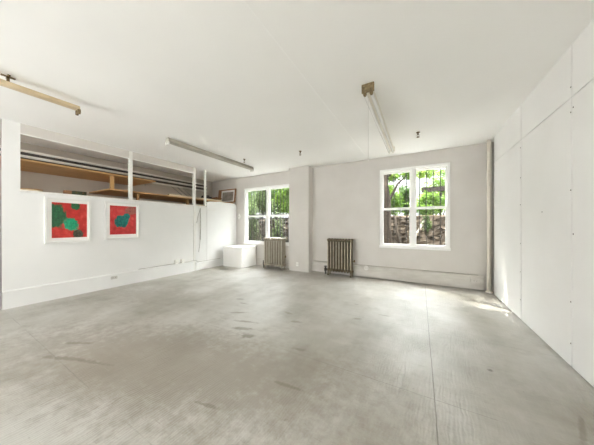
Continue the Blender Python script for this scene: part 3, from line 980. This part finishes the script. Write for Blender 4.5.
struct(rough_wall('garden_wall', -13, 6, 7.25, 7.55, -0.2, 1.56, 150, 22, 0.07, stone_mat), 'rough stone bank outside the right window')
struct(MB().box(-16, 8, 8.2, 16, 1.2, 1.62).build('garden_terrace', soil_mat), 'raised garden ground behind the stone bank')


def leaf(b, p, size, rng, droop=0.0):
    th, ph = rng.uniform(0, 2 * PI), math.acos(rng.uniform(-1, 1))
    d = Vector((math.sin(ph) * math.cos(th), math.sin(ph) * math.sin(th), math.cos(ph) - droop)).normalized()
    s = d.cross(Vector((rng.uniform(-1, 1), rng.uniform(-1, 1), rng.uniform(-1, 1)))).normalized()
    n = d.cross(s)
    L, W = size * rng.uniform(0.7, 1.3), size * rng.uniform(0.32, 0.5)
    a = b.verts.new(p)
    c = b.verts.new(p + d * L)
    m1 = b.verts.new(p + d * L * 0.45 + s * W + n * W * 0.25)
    m2 = b.verts.new(p + d * L * 0.45 - s * W + n * W * 0.25)
    b.faces.new((a, m1, c))
    b.faces.new((a, c, m2))


def bush(label, loc, rx, ry, rz, n, size, mat, seed, name='bush', cat='bush', group='bushes on the garden bank', stems=5, lift=0.0, wood=bark_mat):
    rng = random.Random(seed)
    t = thing(name, label, cat, loc, group=group)
    st = MB()
    tips = []
    for i in range(stems):
        a = 2 * PI * i / stems + rng.uniform(-.4, .4)
        q = rng.uniform(0.35, 0.75)
        tip = Vector((rx * q * math.cos(a), ry * q * math.sin(a), lift + rz * rng.uniform(1.0, 1.6)))
        mid = tip * 0.5 + Vector((rng.uniform(-.1, .1), rng.uniform(-.1, .1), 0.08))
        st.tube([(0.04 * math.cos(a), 0.04 * math.sin(a), 0.0), mid, tip], [0.025, 0.017, 0.008], 6)
        tips.append(tip)
    st.build('stem', wood, t)
    b = bmesh.new()
    clumps = []
    for i in range(26):
        u = Vector((rng.gauss(0, 1), rng.gauss(0, 1), rng.gauss(0, 1))).normalized() * rng.uniform(0.35, 0.95)
        clumps.append(Vector((u.x * rx, u.y * ry, lift + rz + u.z * rz)))
    for i in range(n):
        c = rng.choice(clumps)
        p = c + Vector((rng.gauss(0, rx * 0.17), rng.gauss(0, ry * 0.17), rng.gauss(0, rz * 0.17)))
        p.z = max(p.z, 0.01)
        leaf(b, p, size, rng, 0.2)
    MB().take(b).build('foliage', mat, t)
    return t


# seen through the right window
bush('bright green bush on the bank in the left half of the right window', (-1.04, 8.5, 1.62), 0.44, 0.36, 0.56, 4200, 0.07, leaf_bright, 11)
bush('bright green bush on the bank in the right half of the right window', (0.22, 8.5, 1.62), 0.46, 0.36, 0.34, 3600, 0.07, leaf_bright, 12)
bush('darker green bush farther back between the two bright ones', (-0.46, 9.5, 1.62), 0.34, 0.28, 0.62, 2400, 0.07, leaf_mid, 13)
bush('spreading bush at the right end of the garden bank', (1.55, 8.5, 1.62), 0.5, 0.36, 0.42, 2400, 0.075, leaf_bright, 14)
bush('pale yellow green bush rising over the dark rail fence', (0.75, 10.5, 1.62), 0.75, 0.3, 0.80, 3600, 0.08, leaf_bright, 16)
bush('trailing plant hanging down the stone bank in the right window', (0.16, 6.98, 1.05), 0.10, 0.07, 0.30, 300, 0.05, leaf_mid, 15, 'trailing_plant', 'plant', None, 3)
bush('low creeper at the bank edge in the left half of the right window', (-1.05, 7.62, 1.63), 0.30, 0.06, 0.14, 700, 0.055, leaf_mid, 17, 'creeper', 'creeper', 'creepers on the bank edge', 3)
bush('low creeper at the bank edge in the right half of the right window', (0.27, 7.62, 1.63), 0.36, 0.06, 0.12, 800, 0.055, leaf_bright, 18, 'creeper', 'creeper', 'creepers on the bank edge', 3)
# overhanging tree
def tree(label, loc, height, rtrunk, crown, seed, mat, n, size, name='tree', lean=(0, 0)):
    rng = random.Random(seed)
    t = thing(name, label, 'tree', loc, group='trees in the garden')
    tr = MB()
    pts, rs = [], []
    for k in range(7):
        f = k / 6
        pts.append((lean[0] * f * f + rng.uniform(-.05, .05), lean[1] * f + rng.uniform(-.05, .05), height * f - 0.05))
        rs.append(rtrunk * (1.25 - 0.75 * f))
    tr.tube(pts, rs, 9)
    br = MB()
    b = bmesh.new()
    for cx, cy, cz, r in crown:
        c = Vector((cx, cy, cz))
        f = rng.uniform(0.55, 0.9)
        base = Vector(pts[int(6 * f)])
        m = (base + c) / 2 + Vector((0, 0, 0.15))
        br.tube([base, m, c], [rtrunk * 0.35, rtrunk * 0.22, 0.012], 6)
        for k in range(n):
            v = Vector((rng.gauss(0, 1), rng.gauss(0, 1), rng.gauss(0, 1))).normalized() * r * rng.uniform(0.3, 1.0)
            leaf(b, c + Vector((v.x, v.y, v.z * 0.6)), size, rng, 0.5)
    tr.build('trunk', bark_mat, t)
    br.build('branch', bark_mat, t)
    MB().take(b).build('foliage', mat, t)
    return t


tree('brown tree trunk close outside the left half of the right window', (-0.80, 6.75, -0.15), 4.2, 0.125,
     [(0.05, 0.3, 2.92, 0.26), (0.5, 0.5, 2.98, 0.26), (0.95, 0.4, 2.95, 0.30), (-0.9, 0.7, 4.1, 0.6), (0.1, 0.5, 4.2, 0.6), (-0.4, 0.3, 4.7, 0.6), (0.8, 0.4, 4.1, 0.6), (1.5, 0.4, 4.3, 0.6)], 21, leaf_bright, 270, 0.08, lean=(-0.25, 0.1))
tree('slim tree farther back in the garden, over the fence', (1.6, 11.4, 1.62), 3.0, 0.07,
     [(0, 0, 2.4, 0.5), (-0.6, 0, 2.0, 0.4), (0.5, 0, 2.2, 0.5), (-0.2, 0.3, 2.9, 0.5)], 22, leaf_bright, 200, 0.09)
tree('slim tree farther back behind the left half of the right window', (-2.0, 10.9, 1.62), 3.2, 0.07,
     [(0, 0, 2.3, 0.5), (-0.5, 0, 1.9, 0.5), (0.5, 0, 2.6, 0.5), (-0.2, 0.3, 3.1, 0.5), (0.2, 0, 1.3, 0.5)], 23, leaf_bright, 200, 0.09)

fc = thing('garden_fence', 'dark weathered rail fence behind the bushes of the right window', 'fence', (1.3, 9.5, 1.62))
for z0, z1 in ((0.70, 0.86), (0.92, 1.10), (0.46, 0.62)):
    MB().box(-1.25, 1.6, -0.02, 0.02, z0, z1, 0.004).build('rail', fence_wood, fc)
for x in (-1.15, -0.4, 0.35, 1.1):
    MB().box(x - 0.04, x + 0.04, 0.02, 0.10, -0.03, 1.12, 0.004).build('post', fence_wood, fc)


def branch(label, pts, rs, mat):
    o = thing('fallen_branch', label, 'branch', pts[0], group='branches lying on the stone bank')
    p0 = Vector(pts[0])
    MB().tube([Vector(p) - p0 for p in pts], rs, 8).build('limb', mat, o)


branch('dark bare branch leaning diagonally low in the right pane', [(0.26, 7.05, -0.13), (0.38, 7.05, 0.55), (0.52, 7.10, 0.90), (0.62, 7.15, 1.12)], [0.05, 0.04, 0.035, 0.02], bark_mat)
branch('pale bare branch across the upper part of the right lower pane', [(-0.28, 7.12, 0.95), (-0.05, 7.12, 1.10), (0.05, 7.14, 1.32), (0.12, 7.2, 1.50)], [0.022, 0.03, 0.028, 0.02], pale_bark)
branch('dark crooked branch leaning in the left lower pane', [(-0.40, 7.0, -0.13), (-0.45, 7.0, 0.55), (-0.58, 7.05, 1.0), (-0.66, 7.2, 1.6)], [0.05, 0.045, 0.04, 0.025], bark_mat)
branch('short dark branch at the bottom right of the right pane', [(0.50, 6.8, 0.30), (0.66, 6.95, 0.52), (0.78, 7.1, 0.66)], [0.035, 0.035, 0.02], bark_mat)

# seen through the left window: iron railing, ivy and bushes close behind
rl = thing('iron_railing', 'dark iron railing covered by ivy outside the left window', 'railing', (-5.4, 6.55, -0.15))
for z in (0.15, 1.68):
    MB().box(-1.9, 1.6, -0.012, 0.012, z, z + 0.035).build('rail', iron, rl)
for k in range(30):
    x = -1.9 + 3.5 * k / 29
    MB().tube([(x, 0, -0.02), (x, 0, 1.88)], 0.013, 6).build('bar', iron, rl)
bush('pale ivy on the railing at the left side of the left window', (-5.95, 6.78, -0.15), 0.52, 0.12, 1.30, 2600, 0.06, leaf_ivy, 31, 'ivy', 'ivy', 'ivy outside the left window', 7)
bush('pale ivy on the railing behind the taupe radiator', (-4.70, 6.78, -0.15), 0.45, 0.12, 0.95, 1300, 0.06, leaf_ivy, 32, 'ivy', 'ivy', 'ivy outside the left window', 7)
bush('tall bright shrub behind the right half of the left window', (-5.1, 8.45, 1.62), 0.58, 0.42, 0.85, 5200, 0.085, leaf_bright, 33)
bush('tall grey green shrub behind the left half of the left window', (-6.75, 8.45, 1.62), 0.58, 0.42, 0.90, 5200, 0.075, leaf_ivy, 34)
bush('tall bright shrub at the far left of the garden', (-8.4, 8.6, 1.62), 0.6, 0.42, 0.9, 3000, 0.09, leaf_bright, 35)
bush('tall dark shrub at the back of the garden, left of the fence', (-3.4, 9.4, 1.62), 0.6, 0.5, 0.95, 3600, 0.09, leaf_mid, 36)
bush('tall dark shrub far behind the left window', (-6.9, 9.9, 1.62), 0.8, 0.3, 1.10, 6200, 0.09, leaf_mid, 37)
bush('tall dark shrub at the far back corner of the garden', (-9.4, 10.2, 1.62), 0.8, 0.4, 1.2, 4200, 0.09, leaf_mid, 38)
tree('leafy tree behind the left window', (-6.9, 11.6, 1.62), 3.2, 0.09,
     [(0, 0, 2.2, 0.7), (-0.9, 0, 1.9, 0.7), (0.9, 0, 2.0, 0.7), (-0.3, 0.3, 2.9, 0.7), (0.5, 0, 2.7, 0.6), (-1.4, 0, 2.6, 0.6), (1.8, 0, 2.5, 0.6)], 24, leaf_bright, 260, 0.10)
tree('added tall tree out of view, shading the left window from above', (-7.1, 6.85, -0.15), 5.6, 0.13,
     [(0.9, 0.5, 4.5, 0.75), (1.7, 0.3, 4.3, 0.75), (0.3, 0.6, 4.2, 0.7), (1.3, 0.5, 5.3, 0.8), (2.5, 0.4, 4.6, 0.7), (2.2, 0.6, 5.4, 0.7), (0.2, 0.4, 5.4, 0.7), (3.3, 0.5, 4.4, 0.7), (3.6, 0.5, 4.8, 0.5), (2.9, 0.4, 5.4, 0.7)], 25, leaf_mid, 560, 0.11)  # unseen crowns added to cut daylight through the left window
